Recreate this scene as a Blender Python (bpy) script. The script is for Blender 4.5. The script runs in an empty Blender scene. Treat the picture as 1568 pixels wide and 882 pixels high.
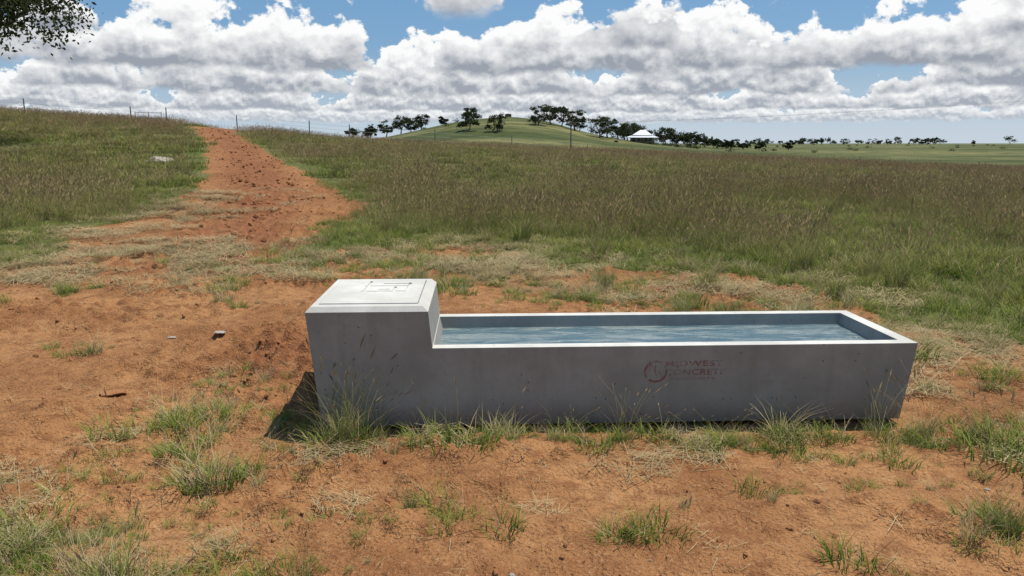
import bpy, bmesh, math, random
import numpy as np
from mathutils import Vector, Matrix
random.seed(7); RNG=np.random.default_rng(7)
scene=bpy.context.scene
R=math.radians

# ---------------------------------------------------------------- noise
def _hash(xi,yi,seed):
    h=(xi*374761393+yi*668265263+seed*1442695041)&0xffffffff
    h=((h^(h>>13))*1274126177)&0xffffffff
    return ((h^(h>>16))&0xffffffff)/4294967296.0
def vnoise(x,y,seed=0):
    x=np.asarray(x,float);y=np.asarray(y,float)
    fx=np.floor(x);fy=np.floor(y);xi=fx.astype(np.int64);yi=fy.astype(np.int64)
    u=x-fx;v=y-fy;u=u*u*(3-2*u);v=v*v*(3-2*v)
    a=_hash(xi,yi,seed);b=_hash(xi+1,yi,seed);c=_hash(xi,yi+1,seed);d=_hash(xi+1,yi+1,seed)
    return (a*(1-u)+b*u)*(1-v)+(c*(1-u)+d*u)*v
def fbm(x,y,seed=0,o=4):
    s=0;a=.5;t=0
    for k in range(o):
        s=s+a*vnoise(x*2**k+17.3*k,y*2**k-9.1*k,seed+k);t+=a;a*=.5
    return s/t
def sstep(a,b,x):
    t=np.clip((x-a)/(b-a),0,1);return t*t*(3-2*t)

# ---------------------------------------------------------------- terrain
TX,TY,TROT=-1.13,4.30,R(2.5)          # trough front-left top corner
TL,TW,H1,H2=3.47,0.91,0.47,0.712
CX=[-4000,-120,-60,-29,-16.6,-9.7,3,29,60,150,4000]
CH=[6,6,4.8,3.3,2.42,1.68,1.05,-.15,-1.1,-1.8,-1.8]
HX=[-400,-120,-75,-52,-37.7,-29.5,-19,-13,-.8,9.4,17.6,23.8,36,56.6,75,110,200]
HH=[.6,1.0,2.2,3.7,4.9,6.3,8.2,9.0,9.8,8.9,7.1,5.7,4.1,2.6,1.7,.8,.6]
def interp_s(x,X,Hh,w):
    return sum(np.interp(x+o*w,X,Hh) for o in (-1,-.5,0,.5,1))/5
def macro(x,y):
    s=sstep(6,45,y)*(1-sstep(47,105,y))
    h=s*interp_s(x,CX,CH,2.0)
    far=-2.6*sstep(55,115,y)*(1-sstep(140,420,y))+0.6*sstep(200,600,y)
    hill=(interp_s(x,HX,HH,3.0)-.6)*1.22*np.exp(-((y-250)/75.0)**2)
    und=(fbm(x/60,y/60,91,3)-.5)*1.0*sstep(120,200,y)*(1-sstep(480,700,y))
    return h+far+hill+und
DIRT=[(-15.2,43),(-10.2,32.5),(-6.3,24.5),(-3.7,18.5),(-3.0,15.6),(-3.3,13.3),(-2.9,10.6),(-2.1,11.9),(-.47,12.2),(.8,9.9),(2.6,9.6),(3.2,8.2),(3.6,6.9),(4.3,6.0),(5.4,5.0),(9,4.2),(30,3),(30,-40),(-40,-40),(-40,9),(-12,9.4),(-6.7,10.3),(-6.5,10.9),(-7.3,13.4),(-6.96,15.6),(-8.6,23),(-12.1,32.5),(-17.8,45),(-21,60),(-17.5,60)]
def sdist(px,py,poly):
    px=np.asarray(px,float);py=np.asarray(py,float)
    d=np.full(px.shape,1e9);ins=np.zeros(px.shape,bool);n=len(poly)
    for i in range(n):
        ax,ay=poly[i];bx,by=poly[(i+1)%n]
        ex,ey=bx-ax,by-ay;wx,wy=px-ax,py-ay
        t=np.clip((wx*ex+wy*ey)/(ex*ex+ey*ey),0,1)
        d=np.minimum(d,(wx-ex*t)**2+(wy-ey*t)**2)
        c=((ay>py)!=(by>py))
        with np.errstate(divide='ignore',invalid='ignore'):
            xx=(bx-ax)*(py-ay)/((by-ay) if by!=ay else 1e-9)+ax
        ins^=(c&(px<xx))
    d=np.sqrt(d);return np.where(ins,d,-d)
# grass islands on the bare ground: x,y,rx,ry,strength
PATCH=[(-1.85,4.5,.32,.8,.66),(-1.5,3.75,.32,.35,.60),(-2.0,2.95,.85,.45,1.0),(-1.2,2.65,.45,.24,.85),(-.3,4.1,.9,.13,1.0),(.9,4.1,1.1,.11,1.1),
 (2.1,4.2,.7,.18,1.2),(3.1,3.92,.9,.30,1.4),(2.0,3.9,.5,.10,.4),(-2.3,11,1.0,1.2,.7),(-.5,8.9,1.0,.5,.8),(.9,8.1,.8,.45,.85),(2.0,7.6,.7,.5,.9),(2.9,7.1,.5,.6,1.0),(1.6,8.9,.8,.4,.7),
 (2.2,3.1,.3,.12,.6),(1.35,3.5,.2,.1,.4),(-.35,3.25,.25,.08,.5),(-.9,3.55,.15,.1,.5),(3.6,6.2,.5,.4,.6),(-1.1,10.2,.8,.6,.6),(-3.2,3.0,.9,.5,.8),(.4,3.0,.2,.06,.4),(1.4,2.75,.5,.1,.4),(3.2,3.1,.4,.3,.8),(-3.3,3.9,.7,.3,.4)]
TRK=[(-19.2,60),(-16.4,45),(-11.1,32.5),(-7.5,23.8),(-5.3,17),(-4.6,13.5),(-3.9,10.5)]
def trackd(x,y):
    d=np.full(np.shape(x),1e9)
    for (ax,ay),(bx,by) in zip(TRK[:-1],TRK[1:]):
        ex,ey=bx-ax,by-ay;wx,wy=x-ax,y-ay
        t=np.clip((wx*ex+wy*ey)/(ex*ex+ey*ey),0,1)
        d=np.minimum(d,(wx-ex*t)**2+(wy-ey*t)**2)
    return np.sqrt(d)
def grassden(x,y):
    d=sdist(x,y,DIRT)
    n=(fbm(x*.9,y*.9,5,4)-.5)
    edge=np.clip(np.abs(y)*.035,.12,.5)
    g=1-sstep(-1,1,(d+n*edge*2.6)/edge)
    p=np.zeros_like(d)
    n2=fbm(x*3.0,y*3.0,15,3)
    for (a,b,rx,ry,s) in PATCH:
        q=((x-a)/rx)**2+((y-b)/ry)**2
        p=np.maximum(p,s*np.exp(-q*1.0)*sstep(.32,.60,n2+.08))
    p=p+.3*sstep(.62,.75,fbm(x*1.3,y*1.3,44,3))*(y>5)*(y<14)
    p=p+.30*sstep(.66,.74,fbm(x*2.3,y*2.3,46,3))*(y<5)
    return np.clip(np.maximum(g,p),0,1)*sstep(.8,1.3,trackd(x,y)+(y<12)*2)
def trough_mask(x,y,m=.15):
    dx=x-TX;dy=y-TY;c,s=math.cos(TROT),math.sin(TROT)
    lx=dx*c+dy*s;ly=-dx*s+dy*c
    ox=np.maximum(np.maximum(-lx,lx-TL),0);oy=np.maximum(np.maximum(-ly,ly-TW),0)
    return 1-sstep(0,m,np.sqrt(ox*ox+oy*oy))
def micro(x,y):
    near=1-sstep(12,70,y)
    td=trackd(x,y)
    rough=np.clip(1-td/2.4,0,1)*.9
    rough=np.maximum(rough,.85*np.exp(-(((x+1.75)/.5)**2+((y-5.9)/.9)**2)))
    m=(fbm(x*.7,y*.7,21,3)-.5)*.12
    patchy=sstep(.4,.62,fbm(x*.8,y*.8,29,3))
    m=m+(fbm(x*5,y*5,22,3)-.5)*(.035+.05*patchy+.12*rough)
    cl=fbm(x*12,y*12,23,3)
    m=m+np.maximum(cl-.5,0)*(.05+.13*patchy+.20*rough)
    m=m+.09*np.exp(-(((x+1.6)/.35)**2+((y-5.75)/.8)**2))
    # wheel ruts crossing the bare ground
    m=m-.022*np.exp(-((y-3.35-.12*x)/.11)**2)*(x<6)-.03*np.exp(-((x+2.55-.25*(y-4))/.12)**2)*(y<9)+.02*np.exp(-((x+2.3-.25*(y-4))/.08)**2)*(y<9)+.018*np.exp(-((y-3.15-.12*x)/.07)**2)
    tm=trough_mask(x,y)
    return m*near*(1-tm)-.03*tm
def hgt(x,y):
    return macro(x,y)+micro(x,y)

# ---------------------------------------------------------------- node helpers
class NT:
    def __init__(s,tree): s.t=tree;s.n=tree.nodes;s.l=tree.links
    def new(s,ty,**kw):
        n=s.n.new(ty)
        for k,v in kw.items(): setattr(n,k,v)
        return n
    def put(s,sock,v):
        if isinstance(v,bpy.types.NodeSocket): s.l.new(v,sock)
        elif v is not None: sock.default_value=v
    def m(s,op,a,b=None,c=None,clamp=False):
        n=s.new('ShaderNodeMath',operation=op);n.use_clamp=clamp
        s.put(n.inputs[0],a)
        if b is not None: s.put(n.inputs[1],b)
        if c is not None: s.put(n.inputs[2],c)
        return n.outputs[0]
    def mr(s,v,a,b,c=0.,d=1.,smooth=True):
        n=s.new('ShaderNodeMapRange');n.interpolation_type='SMOOTHSTEP' if smooth else 'LINEAR'
        s.put(n.inputs[0],v);s.put(n.inputs[1],a);s.put(n.inputs[2],b);s.put(n.inputs[3],c);s.put(n.inputs[4],d)
        return n.outputs[0]
    def vm(s,op,a,b=None):
        n=s.new('ShaderNodeVectorMath',operation=op);s.put(n.inputs[0],a)
        if b is not None: s.put(n.inputs[1],b)
        return n.outputs[0]
    def xyz(s,a,b,c):
        n=s.new('ShaderNodeCombineXYZ')
        for i,v in enumerate((a,b,c)): s.put(n.inputs[i],v)
        return n.outputs[0]
    def noise(s,vec,scale,detail=4,rough=.55,dist=0.,col=False):
        n=s.new('ShaderNodeTexNoise');s.put(n.inputs['Vector'],vec)
        n.inputs['Scale'].default_value=scale;n.inputs['Detail'].default_value=detail
        n.inputs['Roughness'].default_value=rough;n.inputs['Distortion'].default_value=dist
        return n.outputs[1 if col else 0]
    def mix(s,f,a,b,blend='MIX'):
        n=s.new('ShaderNodeMix',data_type='RGBA',blend_type=blend)
        s.put(n.inputs[0],f)
        for i,v in ((6,a),(7,b)):
            if isinstance(v,(tuple,list)): v=(v[0],v[1],v[2],1)
            s.put(n.inputs[i],v)
        return n.outputs[2]
def newmat(name):
    m=bpy.data.materials.new(name);m.use_nodes=True;m.node_tree.nodes.clear()
    t=NT(m.node_tree);out=t.new('ShaderNodeOutputMaterial')
    return m,t,out
def pbsdf(t,out,col,rough=.9,spec=.2,normal=None):
    b=t.new('ShaderNodeBsdfPrincipled')
    if isinstance(col,(tuple,list)): col=(col[0],col[1],col[2],1)
    t.put(b.inputs['Base Color'],col);t.put(b.inputs['Roughness'],rough);b.inputs['Specular IOR Level'].default_value=spec
    if normal: t.l.new(normal,b.inputs['Normal'])
    t.l.new(b.outputs[0],out.inputs[0]);return b
def bump(t,h,dist=.01,st=1.):
    b=t.new('ShaderNodeBump');b.inputs['Distance'].default_value=dist;b.inputs['Strength'].default_value=st
    t.l.new(h,b.inputs['Height']);return b.outputs[0]
def pos(t):
    return t.new('ShaderNodeNewGeometry').outputs['Position']
def objc(t):
    return t.new('ShaderNodeTexCoord').outputs['Object']

# ---------------------------------------------------------------- materials
def dirt_color(t,P):
    n1=t.noise(P,.8,3,.6);n2=t.noise(P,9,4,.65);n3=t.noise(P,60,2,.6)
    c=t.mix(t.mr(n1,.35,.65),(.275,.122,.048),(.42,.21,.088))
    c=t.mix(t.mr(n2,.42,.68,0,.8),c,(.205,.085,.035))
    c=t.mix(t.mr(n3,.56,.72,0,.5),c,(.49,.30,.16))
    c=t.mix(t.mr(n3,.44,.30,0,.6),c,(.14,.058,.026))
    return c,n2,n3
def mat_ground():
    m,t,out=newmat('ground_earth');P=pos(t)
    a=t.new('ShaderNodeAttribute',attribute_name='grass').outputs['Fac']
    rd=t.new('ShaderNodeAttribute',attribute_name='red').outputs['Fac']
    st=t.new('ShaderNodeAttribute',attribute_name='straw').outputs['Fac']
    c,n2,n3=dirt_color(t,P)
    c=t.mix(t.m('MULTIPLY',rd,.75),c,t.mix(t.mr(n2,.4,.65),(.28,.11,.052),(.18,.07,.035)))
    nf=t.noise(P,30,4,.75)
    c=t.mix(t.m('MULTIPLY',st,t.mr(nf,.48,.66,0,.8)),c,(.34,.25,.135))
    sx=t.new('ShaderNodeSeparateXYZ');t.l.new(P,sx.inputs[0])
    far=t.mr(sx.outputs[1],60,160)
    g1=t.noise(P,.35,4,.6)
    gn=t.mix(t.mr(g1,.38,.64),(.10,.13,.03),(.17,.155,.065))
    gn=t.mix(t.mr(n2,.45,.7,0,.5),gn,(.06,.07,.024))
    b1=t.noise(t.vm('MULTIPLY',P,(.006,.022,0)),1.0,4,.65)
    b2=t.noise(t.vm('MULTIPLY',P,(.10,.20,0)),1.0,5,.75)
    gf=t.mix(t.mr(b1,.40,.60),(.068,.085,.028),(.185,.175,.070))
    gf=t.mix(t.mr(b2,.42,.64,0,.8),gf,(.042,.05,.02))
    gn=t.mix(far,gn,gf)
    k=t.mr(t.m('ADD',a,t.m('MULTIPLY',t.m('SUBTRACT',n2,.5),1.0)),.35,.65)
    c=t.mix(k,c,gn)
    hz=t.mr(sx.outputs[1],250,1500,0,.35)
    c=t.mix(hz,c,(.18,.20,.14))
    h=t.m('ADD',t.m('MULTIPLY',n2,1.),t.m('ADD',t.m('MULTIPLY',n3,.45),t.m('MULTIPLY',nf,.4)))
    pbsdf(t,out,c,.95,.1,bump(t,h,.035,1.));return m
def mat_clod():
    m,t,out=newmat('clod_earth');P=pos(t);c,n2,n3=dirt_color(t,P)
    c=t.mix(.35,c,(.27,.115,.052))
    pbsdf(t,out,c,.95,.1,bump(t,n3,.01,.8));return m
def mat_stone(col=(.46,.40,.33)):
    m,t,out=newmat('stone');n=t.noise(objc(t),4,5,.6)
    c=t.mix(t.mr(n,.35,.65),tuple(v*.6 for v in col),col)
    pbsdf(t,out,c,.85,.3,bump(t,n,.02,.6));return m
def softleaf(t,out,c,trans,up):
    N=t.new('ShaderNodeNewGeometry').outputs['Normal']
    nn=t.vm('NORMALIZE',t.vm('ADD',N,(0,0,up)))
    d=t.new('ShaderNodeBsdfDiffuse');t.l.new(c,d.inputs[0]);t.l.new(nn,d.inputs['Normal'])
    tr=t.new('ShaderNodeBsdfTranslucent');t.l.new(c,tr.inputs[0])
    mx=t.new('ShaderNodeMixShader');mx.inputs[0].default_value=trans
    t.l.new(d.outputs[0],mx.inputs[1]);t.l.new(tr.outputs[0],mx.inputs[2]);t.l.new(mx.outputs[0],out.inputs[0])
def mat_blade(name,ca,cb,tip,trans=.3,tipk=.6):
    m,t,out=newmat(name)
    oi=t.new('ShaderNodeObjectInfo').outputs['Random']
    n=t.noise(pos(t),.6,2,.6)
    c=t.mix(t.mr(t.m('ADD',n,t.m('MULTIPLY',t.m('SUBTRACT',oi,.5),.4)),.32,.68),ca,cb)
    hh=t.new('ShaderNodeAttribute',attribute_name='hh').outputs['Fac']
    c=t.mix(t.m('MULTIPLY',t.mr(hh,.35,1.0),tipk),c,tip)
    softleaf(t,out,c,trans,.9)
    return m
def mat_leaf():
    m,t,out=newmat('gum_foliage');P=pos(t)
    n=t.noise(P,.9,3,.6)
    c=t.mix(t.mr(n,.35,.65),(.025,.036,.015),(.07,.082,.038))
    softleaf(t,out,c,.2,.2);return m
def mat_simple(name,col,rough=.8,spec=.3,sc=8,var=.25):
    m,t,out=newmat(name);n=t.noise(objc(t),sc,4,.6)
    c=t.mix(t.mr(n,.3,.7),tuple(v*(1-var) for v in col),tuple(min(1,v*(1+var*.5)) for v in col))
    pbsdf(t,out,c,rough,spec,bump(t,n,.005,.4));return m
def mat_concrete(name,k,streak=1.):
    m,t,out=newmat(name);P=objc(t)
    n1=t.noise(P,2.2,5,.6);n2=t.noise(P,22,5,.65);n3=t.noise(P,130,2,.5)
    K=lambda a,b,c:(a*k,b*k,c*k)
    c=t.mix(t.mr(n1,.35,.65),K(.385,.368,.33),K(.485,.465,.42))
    c=t.mix(t.mr(n2,.5,.75,0,.4),c,K(.32,.305,.27))
    sx=t.new('ShaderNodeSeparateXYZ');t.l.new(P,sx.inputs[0])
    sv=t.xyz(t.m('MULTIPLY',sx.outputs[0],9.),t.m('MULTIPLY',sx.outputs[1],9.),t.m('MULTIPLY',sx.outputs[2],.8))
    stn=t.noise(sv,1.,4,.6)
    c=t.mix(t.mr(stn,.50,.75,0,.28*streak),c,K(.27,.255,.22))
    c=t.mix(t.mr(stn,.42,.28,0,.2*streak),c,K(.54,.53,.49))
    spl=t.m('MULTIPLY',t.mr(t.m('ADD',sx.outputs[2],t.m('MULTIPLY',t.m('SUBTRACT',n2,.5),.2)),.17,.0),.6)
    c=t.mix(spl,c,K(.36,.23,.15))
    v=t.new('ShaderNodeTexVoronoi');t.l.new(P,v.inputs['Vector']);v.inputs['Scale'].default_value=16
    pit=t.m('MULTIPLY',t.mr(v.outputs['Distance'],.11,.05),t.mr(t.noise(P,7,2,.5),.48,.54))
    c=t.mix(t.m('MULTIPLY',pit,.7),c,(.10,.10,.09))
    h=t.m('SUBTRACT',t.m('ADD',t.m('MULTIPLY',n2,.5),t.m('MULTIPLY',n3,.2)),pit)
    pbsdf(t,out,c,.85,.2,bump(t,h,.004,.7));return m
def mat_paint():
    m,t,out=newmat('faded_red_stencil_paint');P=objc(t)
    b=t.new('ShaderNodeBsdfPrincipled');b.inputs['Base Color'].default_value=(.34,.07,.05,1);b.inputs['Roughness'].default_value=.8
    tr=t.new('ShaderNodeBsdfTransparent');mx=t.new('ShaderNodeMixShader')
    n=t.m('ADD',t.noise(P,30,4,.7),t.m('MULTIPLY',t.m('SUBTRACT',t.noise(P,7,2,.5),.5),.8))
    t.l.new(t.mr(n,.36,.64,.14,.66),mx.inputs[0]);t.l.new(tr.outputs[0],mx.inputs[1]);t.l.new(b.outputs[0],mx.inputs[2])
    t.l.new(mx.outputs[0],out.inputs[0]);return m
def mat_water():
    m,t,out=newmat('trough_water_surface');P=objc(t)
    n=t.noise(t.vm('MULTIPLY',P,(6,20,1)),1.2,4,.6,.8)
    n2=t.noise(t.vm('MULTIPLY',P,(3,13,1)),1.,4,.65,.8)
    c=t.mix(t.mr(n2,.42,.62),(.095,.155,.175),(.26,.30,.285))  # pale sky-reflection ripples mixed into the water's base colour
    pbsdf(t,out,c,.05,.5,bump(t,n,.03,.8));return m
M_ground=mat_ground();M_clod=mat_clod();M_stone=mat_stone();M_conc=mat_concrete('precast_concrete_sides_shade_tone',.72);M_ctop=mat_concrete('concrete_top_sunlit_tone',1.3,.3);M_paint=mat_paint();M_water=mat_water()  # same concrete twice: shade darkened into the sides' colour, sunlight brightened into the top's
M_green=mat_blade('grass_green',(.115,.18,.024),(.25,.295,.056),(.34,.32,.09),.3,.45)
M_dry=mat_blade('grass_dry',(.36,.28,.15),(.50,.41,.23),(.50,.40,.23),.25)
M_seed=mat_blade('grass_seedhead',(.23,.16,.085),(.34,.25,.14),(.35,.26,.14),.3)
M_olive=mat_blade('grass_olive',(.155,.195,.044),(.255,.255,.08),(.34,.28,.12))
M_leaf=mat_leaf();M_bark=mat_simple('gum_bark',(.20,.17,.14),.9,.1,3,.5)
GM=[M_green,M_dry,M_seed,M_olive]

# ---------------------------------------------------------------- mesh helpers
def mesh_np(name,V,F,mats,mi=None,attr=None,smooth=False):
    me=bpy.data.meshes.new(name);V=np.asarray(V,np.float32);F=np.asarray(F,np.int32);k=F.shape[1]
    me.vertices.add(len(V));me.vertices.foreach_set('co',V.ravel())
    me.loops.add(F.size);me.loops.foreach_set('vertex_index',F.ravel())
    me.polygons.add(len(F));me.polygons.foreach_set('loop_start',np.arange(0,F.size,k,dtype=np.int32))
    me.polygons.foreach_set('loop_total',np.full(len(F),k,np.int32))
    for m in mats: me.materials.append(m)
    if mi is not None: me.polygons.foreach_set('material_index',np.asarray(mi,np.int32))
    if smooth: me.polygons.foreach_set('use_smooth',np.ones(len(F),bool))
    if attr:
        for nme,a in attr.items():
            at=me.attributes.new(nme,'FLOAT','POINT');at.data.foreach_set('value',np.asarray(a,np.float32).ravel())
    me.update(calc_edges=True);me.validate();return me
def link(name,me,parent=None,loc=None):
    o=bpy.data.objects.new(name,me);scene.collection.objects.link(o)
    if parent: o.parent=parent
    if loc: o.location=loc
    return o
class MB:
    def __init__(s): s.V=[];s.F=[];s.M=[];s.n=0
    def add(s,V,F,m):
        V=np.asarray(V,float);F=np.asarray(F,int)
        s.V.append(V);s.F.append(F+s.n);s.M.append(np.full(len(F),m));s.n+=len(V)
    def tube(s,pts,rad,m,sides=6):
        pts=[np.array(p,float) for p in pts];n=len(pts);V=[]
        for i,p in enumerate(pts):
            d=pts[min(i+1,n-1)]-pts[max(i-1,0)];d/=np.linalg.norm(d)+1e-9
            a=np.cross(d,[0,0,1.]) if abs(d[2])<.9 else np.cross(d,[1.,0,0]);a/=np.linalg.norm(a);b=np.cross(d,a)
            for k in range(sides):
                t=2*math.pi*k/sides;V.append(p+rad[i]*(a*math.cos(t)+b*math.sin(t)))
        F=[]
        for i in range(n-1):
            for k in range(sides):
                k2=(k+1)%sides;F.append((i*sides+k,i*sides+k2,(i+1)*sides+k2,(i+1)*sides+k))
        s.add(V,F,m)
    def box(s,c,h,m,rz=0):
        V=[];cz,sz=math.cos(rz),math.sin(rz)
        for a in(-1,1):
            for b in(-1,1):
                for d in(-1,1):
                    x,y=a*h[0],b*h[1];V.append((c[0]+x*cz-y*sz,c[1]+x*sz+y*cz,c[2]+d*h[2]))
        s.add(V,[(0,1,3,2),(4,6,7,5),(0,4,5,1),(2,3,7,6),(0,2,6,4),(1,5,7,3)],m)
    def leaves(s,C,size,m,rng):
        n=len(C);u=rng.normal(size=(n,3));u/=np.linalg.norm(u,axis=1)[:,None]
        w=rng.normal(size=(n,3));v=np.cross(u,w);v/=np.linalg.norm(v,axis=1)[:,None]
        sz=size*rng.uniform(.6,1.4,(n,1))
        V=np.stack([C-u*sz,C-v*sz*.5,C+u*sz,C+v*sz*.5],1).reshape(-1,3)
        s.add(V,np.arange(n*4).reshape(-1,4),m)
    def mesh(s,name,mats,smooth=False):
        return mesh_np(name,np.concatenate(s.V),np.concatenate(s.F),mats,np.concatenate(s.M),smooth=smooth)

# ---------------------------------------------------------------- ground
def grow(start,step,g,end):
    out=[];v=start;s=step
    while v<end: s*=g;v+=s;out.append(v)
    return np.array(out)
xr=grow(5.0,.025,1.055,5000);xf=np.arange(-4.6,5.01,.025);xl=-grow(4.6,.025,1.05,5000)[::-1]
X=np.concatenate([xl,xf,xr])
yb=-grow(-2.2,.05,1.15,60)[::-1]
Y=np.concatenate([yb,np.arange(2.2,8.0,.025),grow(8.0,.025,1.03,9000)])
GX,GY=np.meshgrid(X,Y);GZ=hgt(GX,GY)
nx,ny=len(X),len(Y)
idx=np.arange(nx*ny).reshape(ny,nx)
F=np.stack([idx[:-1,:-1],idx[:-1,1:],idx[1:,1:],idx[1:,:-1]],-1).reshape(-1,4)
# under the loose tufts near the trough most of the soil stays bare
gd=grassden(GX,GY)*np.where(sdist(GX,GY,DIRT)>0,.50,1.0)
td=trackd(GX,GY)
red=np.clip(1-td/1.5,0,1)*sstep(6,9,GY)+.7*np.exp(-(((GX+1.6)/.5)**2+((GY-5.8)/.9)**2))
red=np.clip(red*1.2,0,1)
def strawden(x,y):
    s=.85*np.exp(-(((x+4.6)/2.2)**2+((y-10.6)/1.6)**2))
    s=np.maximum(s,.95*np.exp(-(((x+.6)/1.9)**2+((y-10.7)/1.2)**2)))
    s=np.maximum(s,.75*np.exp(-(((x-2.2)/1.3)**2+((y-8.3)/.9)**2)))
    s=np.maximum(s,.8*np.exp(-(((x-3.5)/1.0)**2+((y-5.9)/1.2)**2)))
    s=np.maximum(s,.5*np.exp(-(((x+6.6)/1.5)**2+((y-15)/6)**2)))
    s=np.maximum(s,.40*np.exp(-(((x-1.5)/2.8)**2+((y-4.0)/.25)**2)))
    s=np.maximum(s,.45*np.exp(-(((x+1.9)/1.2)**2+((y-3.2)/.6)**2)))
    return s*sstep(.36,.58,fbm(x*1.5,y*1.5,71,3))
st=strawden(GX,GY)
me=mesh_np('ground',np.stack([GX,GY,GZ],-1).reshape(-1,3),F,[M_ground],attr={'grass':gd,'red':red,'straw':st},smooth=True)
link('ground',me)

# ---------------------------------------------------------------- trough
root=bpy.data.objects.new('concrete_water_trough',None);scene.collection.objects.link(root)
root.location=(TX,TY,0);root.rotation_euler=(0,0,TROT)
XB=.685;TAP=.045
def bm_obj(bm,name,mat):
    bmesh.ops.recalc_face_normals(bm,faces=bm.faces[:]);me=bpy.data.meshes.new(name);bm.to_mesh(me);bm.free();me.materials.append(mat)
    return link(name,me)
def frustum(b0,b1,z0,z1):
    bm=bmesh.new()
    def ring(b,z): return [bm.verts.new(p) for p in((b[0],b[2],z),(b[1],b[2],z),(b[1],b[3],z),(b[0],b[3],z))]
    A=ring(b0,z0);B=ring(b1,z1);bm.faces.new(A[::-1]);bm.faces.new(B)
    for i in range(4): bm.faces.new((A[i],A[(i+1)%4],B[(i+1)%4],B[i]))
    return bm
bm=bmesh.new()
prof=[(TAP,0),(TL-TAP,0),(TL,H1),(XB,H1),(XB-.022,H2),(-.012,H2)]
fr=[];bk=[]
for x,z in prof:
    o=TAP*(1-z/H1);fr.append(bm.verts.new((x,o,z)));bk.append(bm.verts.new((x,TW-o,z)))
bm.faces.new(fr);bm.faces.new(bk[::-1])
for i in range(6):
    j=(i+1)%6;bm.faces.new((fr[j],fr[i],bk[i],bk[j]))
bmesh.ops.recalc_face_normals(bm,faces=bm.faces[:])
ed=[e for e in bm.edges if all(v.co.z>H2-.001 for v in e.verts)]
bmesh.ops.bevel(bm,geom=ed,offset=.028,segments=1,affect='EDGES',profile=.5)
body=bm_obj(bm,'body',M_conc)
c1=bm_obj(frustum((XB+.10,TL-.16,.14,TW-.14),(XB+.0,TL-.075,.078,TW-.078),.08,H1+.01),'cut1',M_conc)
c2=bm_obj(frustum((.05,.605,.07,TW-.07),(.045,.61,.065,TW-.065),H2-.014,H2+.05),'cut2',M_conc)
for c in(c1,c2):
    md=body.modifiers.new('b','BOOLEAN');md.operation='DIFFERENCE';md.object=c;md.solver='EXACT'
md=body.modifiers.new('bev','BEVEL');md.width=.009;md.segments=3;md.limit_method='ANGLE';md.angle_limit=R(30)
bpy.context.view_layer.update()
dg=bpy.context.evaluated_depsgraph_get()
me=bpy.data.meshes.new_from_object(body.evaluated_get(dg));body.modifiers.clear();body.data=me
for c in(c1,c2): bpy.data.objects.remove(c)
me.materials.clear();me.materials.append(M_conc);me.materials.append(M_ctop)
for p in me.polygons: p.material_index=1 if (p.normal.z>.2 and p.center.z>H1-.03) else 0  # upward faces get the painted sunlit tone, all others the shaded tone
body.parent=root
# lid with cast finger slots
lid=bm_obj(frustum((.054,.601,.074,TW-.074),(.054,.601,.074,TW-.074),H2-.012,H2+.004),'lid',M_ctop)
cs=[]
for (a,b,c,d) in((.23,.50,.44,.455),(.23,.50,.62,.635),(.245,.26,.44,.80),(.33,.40,.50,.515),(.34,.52,.70,.72),(.42,.435,.44,.60),(.50,.515,.50,.74)):
    cs.append(bm_obj(frustum((a,b,c,d),(a-.003,b+.003,c-.003,d+.003),H2-.007,H2+.02),'cs',M_ctop))
for c in cs:
    md=lid.modifiers.new('b','BOOLEAN');md.operation='DIFFERENCE';md.object=c;md.solver='EXACT'
md=lid.modifiers.new('bev','BEVEL');md.width=.002;md.segments=1
bpy.context.view_layer.update();dg=bpy.context.evaluated_depsgraph_get()
me=bpy.data.meshes.new_from_object(lid.evaluated_get(dg));lid.modifiers.clear();lid.data=me
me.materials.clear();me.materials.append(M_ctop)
for c in cs: bpy.data.objects.remove(c)
lid.parent=root
# water
zw=H1-.075
fr_=(zw-.08)/(H1+.01-.08);l=lambda a,b:a+(b-a)*fr_
wx0,wx1,wy0,wy1=l(XB+.10,XB)-.002,l(TL-.16,TL-.075)+.002,l(.14,.078)-.002,l(TW-.14,TW-.078)+.002
gx=np.linspace(wx0,wx1,240);gy=np.linspace(wy0,wy1,80);A,B=np.meshgrid(gx,gy)
C=zw+(fbm(A*5+B*2,B*12-A*3,31,3)-.5)*.008
ii=np.arange(240*80).reshape(80,240)
F=np.stack([ii[:-1,:-1],ii[:-1,1:],ii[1:,1:],ii[1:,:-1]],-1).reshape(-1,4)
link('water',mesh_np('water',np.stack([A,B,C],-1).reshape(-1,3),F,[M_water],smooth=True),root)
# stencil
lean=math.atan(TAP/H1)
def text(body_s,x0,z0,w,h,name):
    cu=bpy.data.curves.new(name,'FONT');cu.body=body_s;cu.size=1;cu.offset=.012;cu.space_character=1.08
    ob=bpy.data.objects.new(name,cu);scene.collection.objects.link(ob);bpy.context.view_layer.update()
    me=bpy.data.meshes.new_from_object(ob.evaluated_get(bpy.context.evaluated_depsgraph_get()))
    bpy.data.objects.remove(ob)
    co=np.array([v.co[:] for v in me.vertices]);mn=co.min(0);mx=co.max(0)
    for v in me.vertices:
        v.co.x=(v.co.x-mn[0])/(mx[0]-mn[0])*w;v.co.y=(v.co.y-mn[1])/(mx[1]-mn[1])*h;v.co.z=0
    me.materials.clear();me.materials.append(M_paint)
    o=link(name,me,root);o.location=(x0,TAP*(1-z0/H1)-.0025,z0);o.rotation_euler=(R(90)+lean,0,0);return o
text('MIDWEST',2.01,.345,.33,.034,'stencil_line_1')
text('CONCRETE',2.01,.292,.345,.036,'stencil_line_2')
text('PRODUCTS',2.04,.262,.26,.014,'stencil_line_3')
text('N',1.915,.315,.04,.055,'stencil_letter_n');text('W',1.945,.275,.06,.05,'stencil_letter_w')
bm=bmesh.new();
ring=[]
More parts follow.
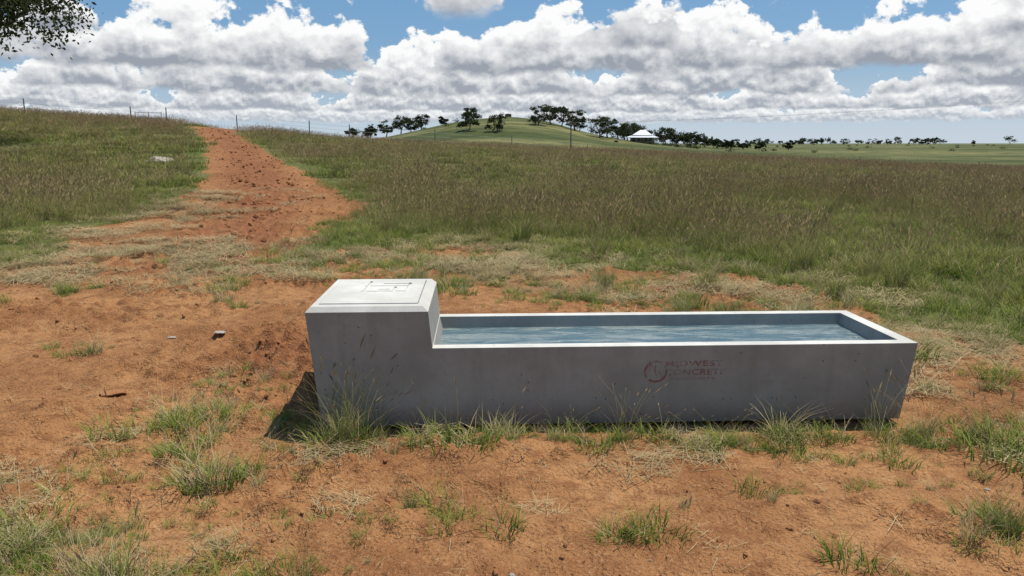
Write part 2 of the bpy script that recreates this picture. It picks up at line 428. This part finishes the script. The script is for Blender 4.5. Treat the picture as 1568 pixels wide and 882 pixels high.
for k in range(40):
    a=2*math.pi*k/40
    ring.append((bm.verts.new((.068*math.cos(a),.068*math.sin(a),0)),bm.verts.new((.056*math.cos(a),.056*math.sin(a),0))))
for k in range(40):
    if k in(4,5,24,25): continue
    a,b=ring[k],ring[(k+1)%40];bm.faces.new((a[0],b[0],b[1],a[1]))
o=bm_obj(bm,'stencil_ring',M_paint);o.parent=root;o.location=(1.955,TAP*(1-.315/H1)-.0025,.315);o.rotation_euler=(R(90)+lean,0,0)

# ---------------------------------------------------------------- instancing
def scatter(name,temps,P,yaw,tiltx,tilty,scl,ti,zs=None):
    col=bpy.data.collections.new(name+'_parts')
    for i,me in enumerate(temps):
        o=bpy.data.objects.new('%s_part_%02d'%(name,i),me);col.objects.link(o)
    n=len(P);me=bpy.data.meshes.new(name);me.vertices.add(n);me.vertices.foreach_set('co',np.asarray(P,np.float32).ravel())
    a=me.attributes.new('rot','FLOAT_VECTOR','POINT');a.data.foreach_set('vector',np.stack([tiltx,tilty,yaw],-1).astype(np.float32).ravel())
    a=me.attributes.new('scl','FLOAT_VECTOR','POINT')
    z=scl if zs is None else zs
    a.data.foreach_set('vector',np.stack([scl,scl,z],-1).astype(np.float32).ravel())
    a=me.attributes.new('ti','INT','POINT');a.data.foreach_set('value',np.asarray(ti,np.int32))
    o=link(name,me)
    ng=bpy.data.node_groups.new(name,'GeometryNodeTree')
    ng.interface.new_socket('Geometry',in_out='INPUT',socket_type='NodeSocketGeometry')
    ng.interface.new_socket('Geometry',in_out='OUTPUT',socket_type='NodeSocketGeometry')
    N=ng.nodes;L=ng.links
    gi=N.new('NodeGroupInput');go=N.new('NodeGroupOutput');ip=N.new('GeometryNodeInstanceOnPoints')
    ci=N.new('GeometryNodeCollectionInfo');ci.inputs['Collection'].default_value=col;ci.inputs['Separate Children'].default_value=True;ci.inputs['Reset Children'].default_value=True
    def na(nm,ty):
        q=N.new('GeometryNodeInputNamedAttribute');q.data_type=ty;q.inputs['Name'].default_value=nm
        return next(s for s in q.outputs if s.enabled and s.name=='Attribute')
    e=N.new('FunctionNodeEulerToRotation')
    L.new(gi.outputs[0],ip.inputs['Points']);L.new(ci.outputs[0],ip.inputs['Instance']);ip.inputs['Pick Instance'].default_value=True
    L.new(na('ti','INT'),ip.inputs['Instance Index']);L.new(na('rot','FLOAT_VECTOR'),e.inputs[0]);L.new(e.outputs[0],ip.inputs['Rotation'])
    L.new(na('scl','FLOAT_VECTOR'),ip.inputs['Scale']);L.new(ip.outputs[0],go.inputs[0])
    md=o.modifiers.new('scatter','NODES');md.node_group=ng
    return o
def tuft(name,rng,groups,rad):
    """groups: (n,hmin,hmax,width,lean,matidx,seedhead)"""
    Vs=[];Fs=[];Ms=[];Hs=[];n0=0
    for (n,h0,h1,w,lean,mi,seed) in groups:
        r=rad*np.sqrt(rng.uniform(0,1,n));a=rng.uniform(0,2*math.pi,n)
        bx,by=r*np.cos(a),r*np.sin(a)
        h=rng.uniform(h0,h1,n);da=a+rng.normal(0,1.0,n)
        ln=lean*rng.uniform(.3,1.3,n)*h
        ya=rng.uniform(0,math.pi,n);wx,wy=np.cos(ya)*w/2,np.sin(ya)*w/2
        ts=np.array([0,.35,.7,1.0]);ws=[1,.9,.6,.08]
        if seed: ws=[.8,.7,.55,.4]
        P=[]
        for t,k in zip(ts,ws):
            off=ln*t**2.0
            cx=bx+np.cos(da)*off;cy=by+np.sin(da)*off;cz=h*t*(1-.25*lean*t)-.01
            P.append(np.stack([cx-wx*k,cy-wy*k,cz],-1));P.append(np.stack([cx+wx*k,cy+wy*k,cz],-1))
        V=np.stack(P,1);b=n0+np.arange(n)[:,None]*8
        for q in((0,1,3,2),(2,3,5,4),(4,5,7,6)): Fs.append(b+np.array(q));Ms.append(np.full(n,mi))
        Vs.append(V.reshape(-1,3));Hs.append(np.tile(np.repeat(ts,2),n));n0+=n*8
        if seed:
            tp=(P[6]+P[7])/2;pv=(P[4]+P[5])/2;d=tp-pv;d/=np.linalg.norm(d,axis=1)[:,None]
            L=seed*rng.uniform(.7,1.3,(n,1));sw=L*.07+.0015
            side=np.stack([np.cos(ya),np.sin(ya),np.zeros(n)],-1);sd2=np.stack([-np.sin(ya),np.cos(ya),np.zeros(n)],-1)
            for sd in(side,sd2):
                V=np.stack([tp-d*L*.2,tp+d*L*.3-sd*sw,tp+d*L,tp+d*L*.3+sd*sw],1)
                b=n0+np.arange(n)[:,None]*4;Fs.append(b+np.arange(4));Ms.append(np.full(n,2))
                Vs.append(V.reshape(-1,3));Hs.append(np.ones(n*4)*.7);n0+=n*4
    return mesh_np(name,np.concatenate(Vs),np.concatenate(Fs),GM,np.concatenate(Ms),attr={'hh':np.concatenate(Hs)})
rng=np.random.default_rng(3)
G,D,S,O=0,1,2,3
T=[]
# 0-3 short green tufts with a few straws
for k in range(4): T.append(tuft('short%d'%k,rng,[(55,.03,.12,.0045,.9,G,0),(14,.05,.16,.003,1.0,D,0),(3,.12,.24,.0025,.7,O,.02)],.07))
# 4-6 meadow tufts (green leaves + stems)
for k in range(3): T.append(tuft('meadow%d'%k,rng,[(62,.06,.19,.007,.7,G,0),(18,.10,.25,.005,.8,O,0),(9,.10,.26,.004,.9,D,0),(3,.22,.40,.003,.45,O,.05)],.17))
# 7-9 seeding tufts
for k in range(3): T.append(tuft('seed%d'%k,rng,[(30,.08,.24,.007,.6,O,0),(30,.06,.2,.007,.6,G,0),(10,.12,.30,.004,.8,D,0),(14,.28,.54,.003,.45,O,.07)],.15))
# 10,11 dry tussock
for k in range(2): T.append(tuft('dry%d'%k,rng,[(60,.08,.26,.003,.8,D,0),(25,.06,.16,.004,.7,G,0)],.06))
# 12,13 dark tall tussock
for k in range(2): T.append(tuft('tussock%d'%k,rng,[(150,.15,.48,.005,.55,O,0),(25,.15,.4,.004,.7,D,0),(20,.38,.62,.003,.5,S,.08)],.10))
# 14-16 far patches
for k in range(3): T.append(tuft('far%d'%k,rng,[(150,.06,.18,.022,.7,G if k!=1 else O,0),(70,.07,.24,.018,.7,O,0),(24,.08,.26,.012,.9,D,0),(16,.2,.42,.008,.5,S,.08)],.75))
# 17 brown far patch
T.append(tuft('farbrown',rng,[(110,.07,.2,.022,.7,O,0),(30,.07,.2,.02,.7,G,0),(40,.08,.28,.012,.9,D,0),(60,.22,.48,.008,.5,S,.09)],.75))
# 18 long wispy stems
T.append(tuft('wisp',rng,[(22,.25,.64,.0034,.75,O,.045),(18,.15,.45,.0034,.9,D,0),(12,.45,.74,.003,.6,D,.07),(45,.05,.2,.004,.9,G,0)],.09))
PP=[];TI=[];SC=[]
def put(x,y,ti,sc):
    k=trough_mask(x,y,.02)<.5
    x,y,ti,sc=x[k],y[k],ti[k],sc[k]
    PP.append(np.stack([x,y,hgt(x,y)],-1));TI.append(ti);SC.append(sc)
# a) bare-ground tufts near
n=50000;x=rng.uniform(-7,8,n);y=rng.uniform(1.2,13,n)
g=grassden(x,y);k=(rng.uniform(0,1,n)<g*.68*(sdist(x,y,DIRT)>-.3));x,y=x[k],y[k];n=len(x)
ti=rng.choice([0,1,2,3,10,11,4],n,p=[.21,.21,.21,.21,.06,.06,.04])
cl=sstep(.35,.7,fbm(x*4,y*4,99,2));put(x,y,ti,rng.uniform(.35,1.0,n)*(.55+.8*cl))
# b) field 6-22 m
n=19000;y=3.5+18.5*rng.uniform(0,1,n)**.65;x=rng.uniform(-1,1,n)*(.78*y+3)
g=grassden(x,y);d=-sdist(x,y,DIRT);k=(d>-.2)&(rng.uniform(0,1,n)<g);x,y,d=x[k],y[k],d[k];n=len(x)
brown=fbm(x*.35,y*.35,55,3)+.005*(y-12)+.03*(x>4)
r=rng.uniform(0,1,n)
ti=np.where(r<sstep(.50,.66,brown)*.85,rng.integers(7,10,n),rng.integers(4,7,n))
ti=np.where(rng.uniform(0,1,n)<.16,rng.integers(0,4,n),ti);ti=np.where(rng.uniform(0,1,n)<.04,rng.integers(10,12,n),ti)
sc=rng.uniform(.55,1.3,n)*(.6+.4*sstep(0,2.0,d))*(.5+1.0*fbm(x*.8,y*.8,57,2));put(x,y,ti,sc)
# c) field 18-62
n=6500;y=18+44*rng.uniform(0,1,n)**.8;x=rng.uniform(-1,1,n)*(.78*y+4)
g=grassden(x,y);k=(rng.uniform(0,1,n)<g)&(sdist(x,y,DIRT)<-.45);x,y=x[k],y[k];n=len(x)
brown=fbm(x*.12,y*.12,56,3)+.006*(y-34)
r=rng.uniform(0,1,n);ti=np.where(r<sstep(.48,.68,brown)*.85,17,rng.integers(14,17,n));put(x,y,ti,rng.uniform(.65,1.1,n))
# d) scattered dark tussocks
n=900;y=6+34*rng.uniform(0,1,n)**.8;x=rng.uniform(-1,1,n)*(.75*y+2);k=(sdist(x,y,DIRT)<-.5)&(fbm(x*.3,y*.3,77,2)>.47);x,y=x[k],y[k];put(x,y,rng.integers(12,14,len(x)),rng.uniform(.6,1.25,len(x)))
# dry tussocks around the edge of the cleared ground
n=500;x=rng.uniform(-8,6,n);y=rng.uniform(5,14,n);k=(rng.uniform(0,1,n)<strawden(x,y)*.7);x,y=x[k],y[k];put(x,y,rng.integers(10,12,len(x)),rng.uniform(.5,1.0,len(x)))
# e) placed plants
sp=[(-.98,4.17,18,1.0),(-.86,4.1,18,.85),(-.75,4.16,18,.7),(-1.02,4.08,2,1.3),(.62,4.14,18,.55),(2.05,4.28,18,.7),(2.3,4.25,18,.65),(1.05,8.7,12,.85),(2.15,8.6,12,.8),(1.9,7.0,13,.6),(2.05,3.05,12,.4),(2.0,3.1,18,.35),
 (-1.9,2.9,18,.5),(-.1,4.1,10,.8),(0.0,4.05,11,.7),(-2.6,9.8,10,1.1),(-4.3,12,10,.8),(-1.35,4.3,10,.5),(1.15,3.3,10,.35),(1.5,4.25,4,.6),(1.7,4.2,4,.5),(.3,4.2,3,1.2),(3.0,4.4,4,.7),(-.92,4.12,12,.5),(1.25,4.2,4,.5),(.9,4.2,10,.5),(2.5,4.25,4,.7),(3.0,4.0,4,.7),(-.45,3.3,12,.26),(.35,4.1,18,.3),(2.6,4.2,12,.5),(3.3,8.0,12,.8),(4.2,9.2,13,.9),(4.9,8.0,12,.8),(-.78,2.72,18,.45),(.75,3.25,11,.4)]
a=np.array(sp);put(a[:,0],a[:,1],a[:,2].astype(int),a[:,3])
PP=np.concatenate(PP);TI=np.concatenate(TI);SC=np.concatenate(SC);n=len(PP)
scatter('meadow_grass',T,PP,rng.uniform(0,6.28,n),rng.normal(0,.06,n),rng.normal(0,.06,n),SC,TI)
# straw litter
def litter(name,rng,n,rad,mi=D):
    c=rng.uniform(-rad,rad,(n,2));a=rng.uniform(0,6.28,n);L=rng.uniform(.015,.085,n);w=.0013
    z0=rng.uniform(.003,.03,n);z1=rng.uniform(.003,.045,n);ux,uy=np.cos(a),np.sin(a)
    p=np.stack([c[:,0]-ux*L,c[:,1]-uy*L,z0],-1);q=np.stack([c[:,0]+ux*L,c[:,1]+uy*L,z1],-1)
    s=np.stack([-uy*w,ux*w,np.zeros(n)],-1)
    V=np.stack([p-s,p+s,q+s,q-s],1).reshape(-1,3)
    return mesh_np(name,V,np.arange(n*4).reshape(-1,4),GM,np.full(n,mi),attr={'hh':np.full(n*4,.5)})
LT=[litter('lit%d'%k,rng,60,.12) for k in range(3)]+[litter('litthin',rng,6,.2)]
n=26000;x=rng.uniform(-10,7,n);y=rng.uniform(2.3,20,n);s_=strawden(x,y);k=(rng.uniform(0,1,n)<s_*.75)&(trough_mask(x,y,.05)<.3)
x1,y1=x[k],y[k];t1=rng.integers(0,3,len(x1))
n=1000;x=rng.uniform(-7,7,n);y=rng.uniform(2.3,12,n);k=trough_mask(x,y,.1)<.3;x,y=x[k],y[k]
s1=rng.uniform(.7,1.3,len(x1))*np.where(y1>7,1.6,1.0)
x=np.concatenate([x1,x]);y=np.concatenate([y1,y]);ti=np.concatenate([t1,np.full(len(x)-len(x1),3)]);n=len(x)
scatter('straw_litter',LT,np.stack([x,y,hgt(x,y)],-1),rng.uniform(0,6.28,n),np.zeros(n),np.zeros(n),np.concatenate([s1,rng.uniform(.6,1.1,n-len(x1))]),ti)
# clods / stones
def rock_mesh(name,seed,mat,sub=2,flat=.7):
    bm=bmesh.new();bmesh.ops.create_icosphere(bm,subdivisions=sub,radius=1);r=random.Random(seed)
    pl=[(Vector((r.gauss(0,1),r.gauss(0,1),r.gauss(0,1))).normalized(),r.uniform(.55,.85)) for _ in range(9)]
    for v in bm.verts:
        for nrm,d in pl:
            e=v.co.dot(nrm)-d
            if e>0: v.co-=nrm*e
        v.co*=1+r.uniform(-.06,.06);v.co.z*=flat
    me=bpy.data.meshes.new(name);bm.to_mesh(me);bm.free();me.materials.append(mat);return me
CT=[rock_mesh('clod%d'%k,k,M_clod) for k in range(4)]
n=80000;x=rng.uniform(-18,7,n);y=2.2+42*rng.uniform(0,1,n)**2.2
w=.18+1.0*np.clip(1-trackd(x,y)/1.7,0,1)+.9*np.exp(-(((x+1.7)/.5)**2+((y-5.9)/1.0)**2))
w=w*(.3+1.4*sstep(.4,.65,fbm(x*1.2,y*1.2,88,3)))
k=(rng.uniform(0,1,n)<w)&(sdist(x,y,DIRT)>0)&(trough_mask(x,y,.12)<.1);x,y=x[k],y[k];n=len(x)
sz=.004+np.where(y<5,.015,.028)*rng.uniform(0,1,n)**5*(1+1.8*np.clip(1-trackd(x,y)/1.5,0,1))
scatter('dirt_clods',CT,np.stack([x,y,hgt(x,y)+sz*.1],-1),rng.uniform(0,6.28,n),rng.normal(0,.4,n),rng.normal(0,.4,n),sz,rng.integers(0,4,n))
ST=[rock_mesh('pebble%d'%k,40+k,M_stone,2,.5) for k in range(3)]
n=110;x=rng.uniform(-7,6,n);y=rng.uniform(2.4,14,n);k=(sdist(x,y,DIRT)>0)&(trough_mask(x,y,.1)<.1);x,y=x[k],y[k];n=len(x)
sz=rng.uniform(.005,.016,n)
scatter('pebbles',ST,np.stack([x,y,hgt(x,y)+sz*.2],-1),rng.uniform(0,6.28,n),rng.normal(0,.2,n),rng.normal(0,.2,n),sz,rng.integers(0,3,n))
for (x,y,s,mt) in((-11.3,25.8,.38,M_stone),(-2.62,5.05,.075,M_clod),(-5.6,11.2,.12,M_clod),(-2.9,6.6,.03,M_stone),(-2.2,5.4,.028,M_stone),(-2.45,6.5,.04,M_stone)):
    o=link('rock',rock_mesh('rock',int(s*1000),mt,3,.5));o.location=(x,y,float(hgt(np.array(x),np.array(y)))+s*.15);o.scale=(s*1.3,s,s*.8)

# ---------------------------------------------------------------- trees
def tree(mb,x,y,z,h,spread,rng,leaf,nclump,nleaf,trunk_h=.3,sides=6,low=.35):
    base=np.array([x,y,z-.1]);r0=h*.035
    lean=rng.normal(0,.05*h,2)
    fork=base+np.array([lean[0],lean[1],h*trunk_h])
    mb.tube([base,base*.5+fork*.5+np.array([rng.normal(0,.02*h),0,0]),fork],[r0*1.25,r0,r0*.85],0,sides)
    for c in range(nclump):
        a=2*math.pi*(c/nclump)+rng.normal(0,.5);rr=spread*math.sqrt(rng.uniform(.02,1));zz=rng.uniform(low,1.0)
        rr*=math.sqrt(max(.12,1-((zz-.6)/.55)**2))
        cen=base+np.array([rr*math.cos(a),rr*math.sin(a),h*zz*.92])
        cr=spread*rng.uniform(.22,.42)
        mid=fork*.5+cen*.5+np.array([rng.normal(0,.04*h),rng.normal(0,.04*h),-.03*h])
        mb.tube([fork,mid,cen],[r0*.5,r0*.28,r0*.08],0,max(4,sides-2))
        nl=int(nleaf*rng.uniform(.6,1.3))
        ns=7;sub=cen+rng.normal(0,1,(ns,3))*np.array([cr,cr,cr*.55])*.6
        q=sub[rng.integers(0,ns,nl)]+rng.normal(0,1,(nl,3))*np.array([cr,cr,cr*.6])*.30
        mb.leaves(q,leaf,1,rng)
def gz(x,y): return float(hgt(np.array(float(x)),np.array(float(y))))
def add_tree(name,x,y,h,spread,seed,leaf=.22,nc=12,nl=120,**k):
    r=np.random.default_rng(seed);mb=MB();tree(mb,0,0,0,h,spread,r,leaf,nc,nl,**k)
    o=link(name,mb.mesh(name,[M_bark,M_leaf]));o.location=(x,y,gz(x,y));return o
# near gum whose crown reaches into the frame
r=np.random.default_rng(12);mb=MB();tree(mb,0,0,0,10.2,5.2,r,.085,34,1400,trunk_h=.32,sides=10,low=.47)
o=link('gum_tree',mb.mesh('gum_tree',[M_bark,M_leaf]));o.location=(-20.1,26,gz(-20.1,26)-.2)
# hill trees: lateral, forward, height, spread
HT=[(-49,250,4.3,2.2),(-45,255,4.0,2.0),(-43,245,5.0,2.3),(-38,245,5.2,2.4),(-33.5,245,5.4,2.9),(-30,240,4.3,2.3),(-28,250,5.4,2.7),(-22,262,3.0,1.6),(-12.4,255,3.9,2.6),(-10.5,200,4.6,2.7),(-3.6,195,4.2,2.5),
(7,215,5.6,2.5),(10.8,225,6.0,2.8),(14,230,5.4,2.6),(17.5,225,6.2,2.7),(20,240,4,2.2),(23.3,215,6.0,2.8),(26.5,225,6.2,3.0),(29.8,228,5.2,2.5),(33.2,238,5.0,2.9),(36.5,256,5.6,3.0),(39,262,5.8,3.2),(42,258,5.2,3.0),(45.5,240,5.2,2.9),(47,250,5.0,2.8),(49,240,4.4,2.6),(51.5,238,4.6,2.7),(54.5,240,4.0,2.5),(57.5,242,3.2,2.0),
(61,245,2.8,1.8),(65,250,2.6,1.8),(69,255,2.3,1.8),(73,255,2.2,1.7),(78,255,2.6,1.6),(94,275,3.6,1.8)]
for i,(x,y,h,s) in enumerate(HT): add_tree('gum_tree',x,y,h,s,100+i,leaf=.19,nc=13,nl=180,trunk_h=.26,low=.28)
mb=MB();r=np.random.default_rng(5)
for px in list(np.linspace(1255,1435,12)+r.normal(0,5,12))+[1243,1250,1398,1403,1408,1480,1535]+list(r.uniform(1080,1240,12)):
    Dm=r.uniform(540,640);x=(px-784)/1220*Dm;h=r.uniform(3.0,5.8);tree(mb,x,Dm,gz(x,Dm),h,h*r.uniform(.45,.9),r,.4,8,60,low=.3,trunk_h=.25,sides=4)
link('distant_tree_row',mb.mesh('distant_tree_row',[M_bark,M_leaf]))
mb=MB()
for k in range(60):
    if k<26: x=r.uniform(-30,90);y=r.uniform(200,330);s=r.uniform(.3,.8)
    elif k<40: x=r.uniform(33,50);y=r.uniform(214,220);s=r.uniform(.5,.9)
    else: y=r.uniform(260,480);x=y*r.uniform(.28,.7);s=r.uniform(.4,.9)
    c=np.array([x,y,gz(x,y)+s*.5]);mb.leaves(c+r.normal(0,1,(90,3))*[s*.8,s*.7,s*.4],.16,1,r)
link('scrub',mb.mesh('scrub',[M_bark,M_leaf]))

# ---------------------------------------------------------------- house
M_roof=mat_simple('white_metal_roof',(.74,.75,.77),.4,.5,2,.06);M_wall=mat_simple('house_wall_paint',(.36,.33,.28),.8,.2,3,.1)
M_glass=mat_simple('window_glass',(.03,.04,.05),.1,.8,2,.2);M_wood=mat_simple('weathered_timber',(.22,.19,.16),.9,.1,6,.4);M_metal=mat_simple('galvanised_metal',(.4,.41,.42),.5,.5,5,.2)
hs=bpy.data.objects.new('farm_house',None);scene.collection.objects.link(hs)
hx,hy=36.4,226;hs.location=(hx,hy,gz(hx,hy)-.3);hs.rotation_euler=(0,0,R(-12));hs.scale=(.88,.88,.88)
mb=MB();mb.box((0,0,1.3),(3.7,2.9,1.3),0);link('walls',mb.mesh('walls',[M_wall]),hs)
mb=MB()
def hip(mb,hx_,hy_,z0,z1,rx,bx=None):
    V=[(-hx_,-hy_,z0),(hx_,-hy_,z0),(hx_,hy_,z0),(-hx_,hy_,z0),(-rx,0,z1),(rx,0,z1)]
    mb.add(V,[(0,1,5,4),(2,3,4,5)],0);mb.add([V[1],V[2],V[5],V[5]],[(0,1,2,3)],0);mb.add([V[3],V[0],V[4],V[4]],[(0,1,2,3)],0)
    mb.box((0,0,z0-.08),(hx_,hy_,.07),0)
hip(mb,5.0,4.2,2.1,3.3,1.8);hip(mb,3.1,2.6,2.8,4.4,.8);link('roof',mb.mesh('roof',[M_roof]),hs)
mb=MB()
for wx in(-2.6,-1.0,1.2,2.7): mb.box((wx,-2.93,1.45),(.5,.05,.55),0)
link('windows',mb.mesh('windows',[M_glass]),hs)
mb=MB();mb.box((.15,-2.93,1.0),(.42,.05,1.0),0);link('door',mb.mesh('door',[M_wood]),hs)
mb=MB()
for wx in np.linspace(-4.6,4.6,6): mb.box((wx,-3.9,1.05),(.06,.06,.95),0)
link('verandah_posts',mb.mesh('verandah_posts',[M_wood]),hs)
# hilltop tank
mb=MB();mb.tube([(0,0,0),(0,0,1.0),(0,0,1.01),(0,0,1.25)],[1.0,1.0,1.08,.05],0,20)
o=link('water_tank',mb.mesh('water_tank',[M_wood]));o.location=(-1.2,252,gz(-1.2,252)-.1)

# ---------------------------------------------------------------- pole, lines, fence
px_,py_=10.9,150.;pz=gz(px_,py_);ph=1.6+31/1220*150-pz
mb=MB();mb.tube([(0,0,-.5),(0,0,ph)],[.16,.11],0,8);mb.box((0,0,ph-.35),(.9,.06,.06),0)
for sx in(-.8,0,.8): mb.tube([(sx,0,ph-.3),(sx,0,ph-.1)],[.05,.03],0,6)
o=link('utility_pole',mb.mesh('utility_pole',[M_wood]));o.location=(px_,py_,pz)
mb=MB();E=np.array([75.,88.,1.6+.068*88])
for sx in(-.8,.8):
    A0=np.array([px_+sx,py_,pz+ph-.1]);B0=E+np.array([sx,0,0]);pts=[]
    for k in range(25):
        t=k/24;p=A0*(1-t)+B0*t;p[2]-=4*t*(1-t)*.7;pts.append(p)
    mb.tube(pts,[.011]*25,0,4)
link('power_line',mb.mesh('power_line',[M_metal]))
mb=MB();fp=[]
fx=[(-52,38),(-40,40.5),(-33.5,42),(-28.2,43.5),(-26.3,44),(-21.5,46),(-19.8,46.6),(-16.9,50),(-12.5,50),(-9.9,49.5),(-5,53),(0,58),(6,64)]
for x,y in fx:
    z=gz(x,y);hh=.95+random.uniform(-.1,.15);mb.tube([(x,y,z-.3),(x+random.uniform(-.04,.04),y,z+hh)],[.035,.03],0,6);fp.append((x,y,z))
for (a,b) in zip(fp[:-1],fp[1:]):
    if a[0]==-19.8: continue
    for hh in(.35,.6,.85): mb.tube([(a[0],a[1],a[2]+hh),(b[0],b[1],b[2]+hh)],[.005,.005],1,4)
link('wire_fence',mb.mesh('wire_fence',[M_wood,M_metal]))
mb=MB();zz=gz(-20.6,46.3)-.3
for hh in(.3,.6,.9): mb.tube([(-21.3,46.05,zz+hh),(-20.0,46.45,zz+hh)],[.012,.012],0,6)
for t in(0,.5,1): mb.tube([(-21.3+1.3*t,46.05+.4*t,zz+.15),(-21.3+1.3*t,46.05+.4*t,zz+.95)],[.016,.016],0,6)
link('farm_gate',mb.mesh('farm_gate',[M_wood]))

# ---------------------------------------------------------------- light and sky
S=Vector((.31,.15,.90)).normalized()
sl=bpy.data.lights.new('sun','SUN');sl.energy=5.0;sl.angle=R(.5);sl.color=(1,.95,.86)
so=bpy.data.objects.new('sun',sl);scene.collection.objects.link(so);so.rotation_euler=S.to_track_quat('Z','Y').to_euler()
w=bpy.data.worlds.new('World');scene.world=w;w.use_nodes=True;w.node_tree.nodes.clear();t=NT(w.node_tree)
out=t.new('ShaderNodeOutputWorld');bg=t.new('ShaderNodeBackground');t.l.new(bg.outputs[0],out.inputs[0]);bg.inputs[1].default_value=.10
sky=t.new('ShaderNodeTexSky');sky.sky_type='NISHITA';sky.sun_disc=False;sky.sun_elevation=math.asin(S.z);sky.sun_rotation=math.atan2(S.x,S.y)
sky.air_density=1.0;sky.dust_density=.6;sky.ozone_density=2.0
tc=t.new('ShaderNodeTexCoord').outputs['Generated']
sx=t.new('ShaderNodeSeparateXYZ');t.l.new(tc,sx.inputs[0])
az=t.m('ARCTAN2',sx.outputs[0],sx.outputs[1])
hz=t.m('SQRT',t.m('ADD',t.m('MULTIPLY',sx.outputs[0],sx.outputs[0]),t.m('MULTIPLY',sx.outputs[1],sx.outputs[1])))
tz=t.m('DIVIDE',sx.outputs[2],t.m('MAXIMUM',hz,.02))
col=t.mix(.5,sky.outputs[0],(.9,3.1,6.2))
haze=t.mr(tz,.12,.0,0,.7);col=t.mix(haze,col,(5.6,6.7,7.8))
# cumulus rows, far to near: distance, coverage, thickness, seed, noise scale
layers=[(40,.85,1.0,1,1.3),(26,.74,1.1,2,1.25),(17,.68,1.1,3,1.2),(11.8,.72,.92,15,1.15),(8.4,.42,.7,6,1.15),(6.0,.48,.7,27,1.25)]
for d,cov,th,sd,f in layers:
    Xc=t.m('MULTIPLY',az,float(d));Z=t.m('SUBTRACT',t.m('MULTIPLY',tz,float(d)),1.0)
    vec=t.xyz(Xc,sd*7.31,t.m('MULTIPLY',Z,1.25))
    nA=t.noise(vec,f,7,.58,.0)
    vec2=t.xyz(t.m('ADD',Xc,.04),sd*7.31,t.m('ADD',t.m('MULTIPLY',Z,1.25),.14))
    nB=t.noise(vec2,f,5,.58,.0)
    low=t.noise(t.xyz(Xc,sd*3.7,0.0),.36,1,.5)
    top=t.m('MULTIPLY',t.mr(low,1-cov-.08,1-cov+.26,-.35,1.,smooth=False),th)
    dens=t.m('SUBTRACT',t.m('ADD',t.m('MULTIPLY',t.m('SUBTRACT',nA,.5),2.4),top),t.m('MAXIMUM',Z,0.))
    mask=t.mr(dens,0.,.10)
    base=t.mr(t.m('ADD',Z,t.m('MULTIPLY',t.m('SUBTRACT',nA,.5),.5)),-.07,.05)
    mask=t.m('MULTIPLY',mask,base)
    rel=t.m('MULTIPLY',t.m('SUBTRACT',nA,nB),4.0)
    up=t.mr(Z,.06,.55,0,1,smooth=False)
    thin=t.mr(dens,.0,.55,.42,0.)
    lum=t.m('ADD',t.m('ADD',t.m('MULTIPLY',up,.72),rel),t.m('ADD',thin,.07),clamp=True)
    farf=min(1,max(0,(d-9)/45))
    dark=tuple((1-farf*.75)*a+farf*.75*b for a,b in zip((3.2,3.5,4.05),(5.6,6.2,7.0)))
    lite=tuple((1-farf*.35)*a+farf*.35*b for a,b in zip((9.8,9.85,9.8),(8.0,8.4,8.8)))
    col=t.mix(mask,col,t.mix(lum,dark,lite))
hz2=t.mr(tz,.045,.0,0,.5);col=t.mix(hz2,col,(6.4,7.0,7.6))
t.l.new(col,bg.inputs[0])
w.cycles.sampling_method='NONE'

# ---------------------------------------------------------------- camera
cam=bpy.data.cameras.new('camera');cam.lens=28.0;cam.sensor_width=36;cam.clip_start=.05;cam.clip_end=20000
co=bpy.data.objects.new('camera',cam);scene.collection.objects.link(co);co.location=(0,0,1.6);co.rotation_euler=(R(90-10.3),0,0)
scene.camera=co
scene.view_settings.view_transform='Standard';scene.view_settings.look='None';scene.view_settings.exposure=0
print('grass',len(PP))
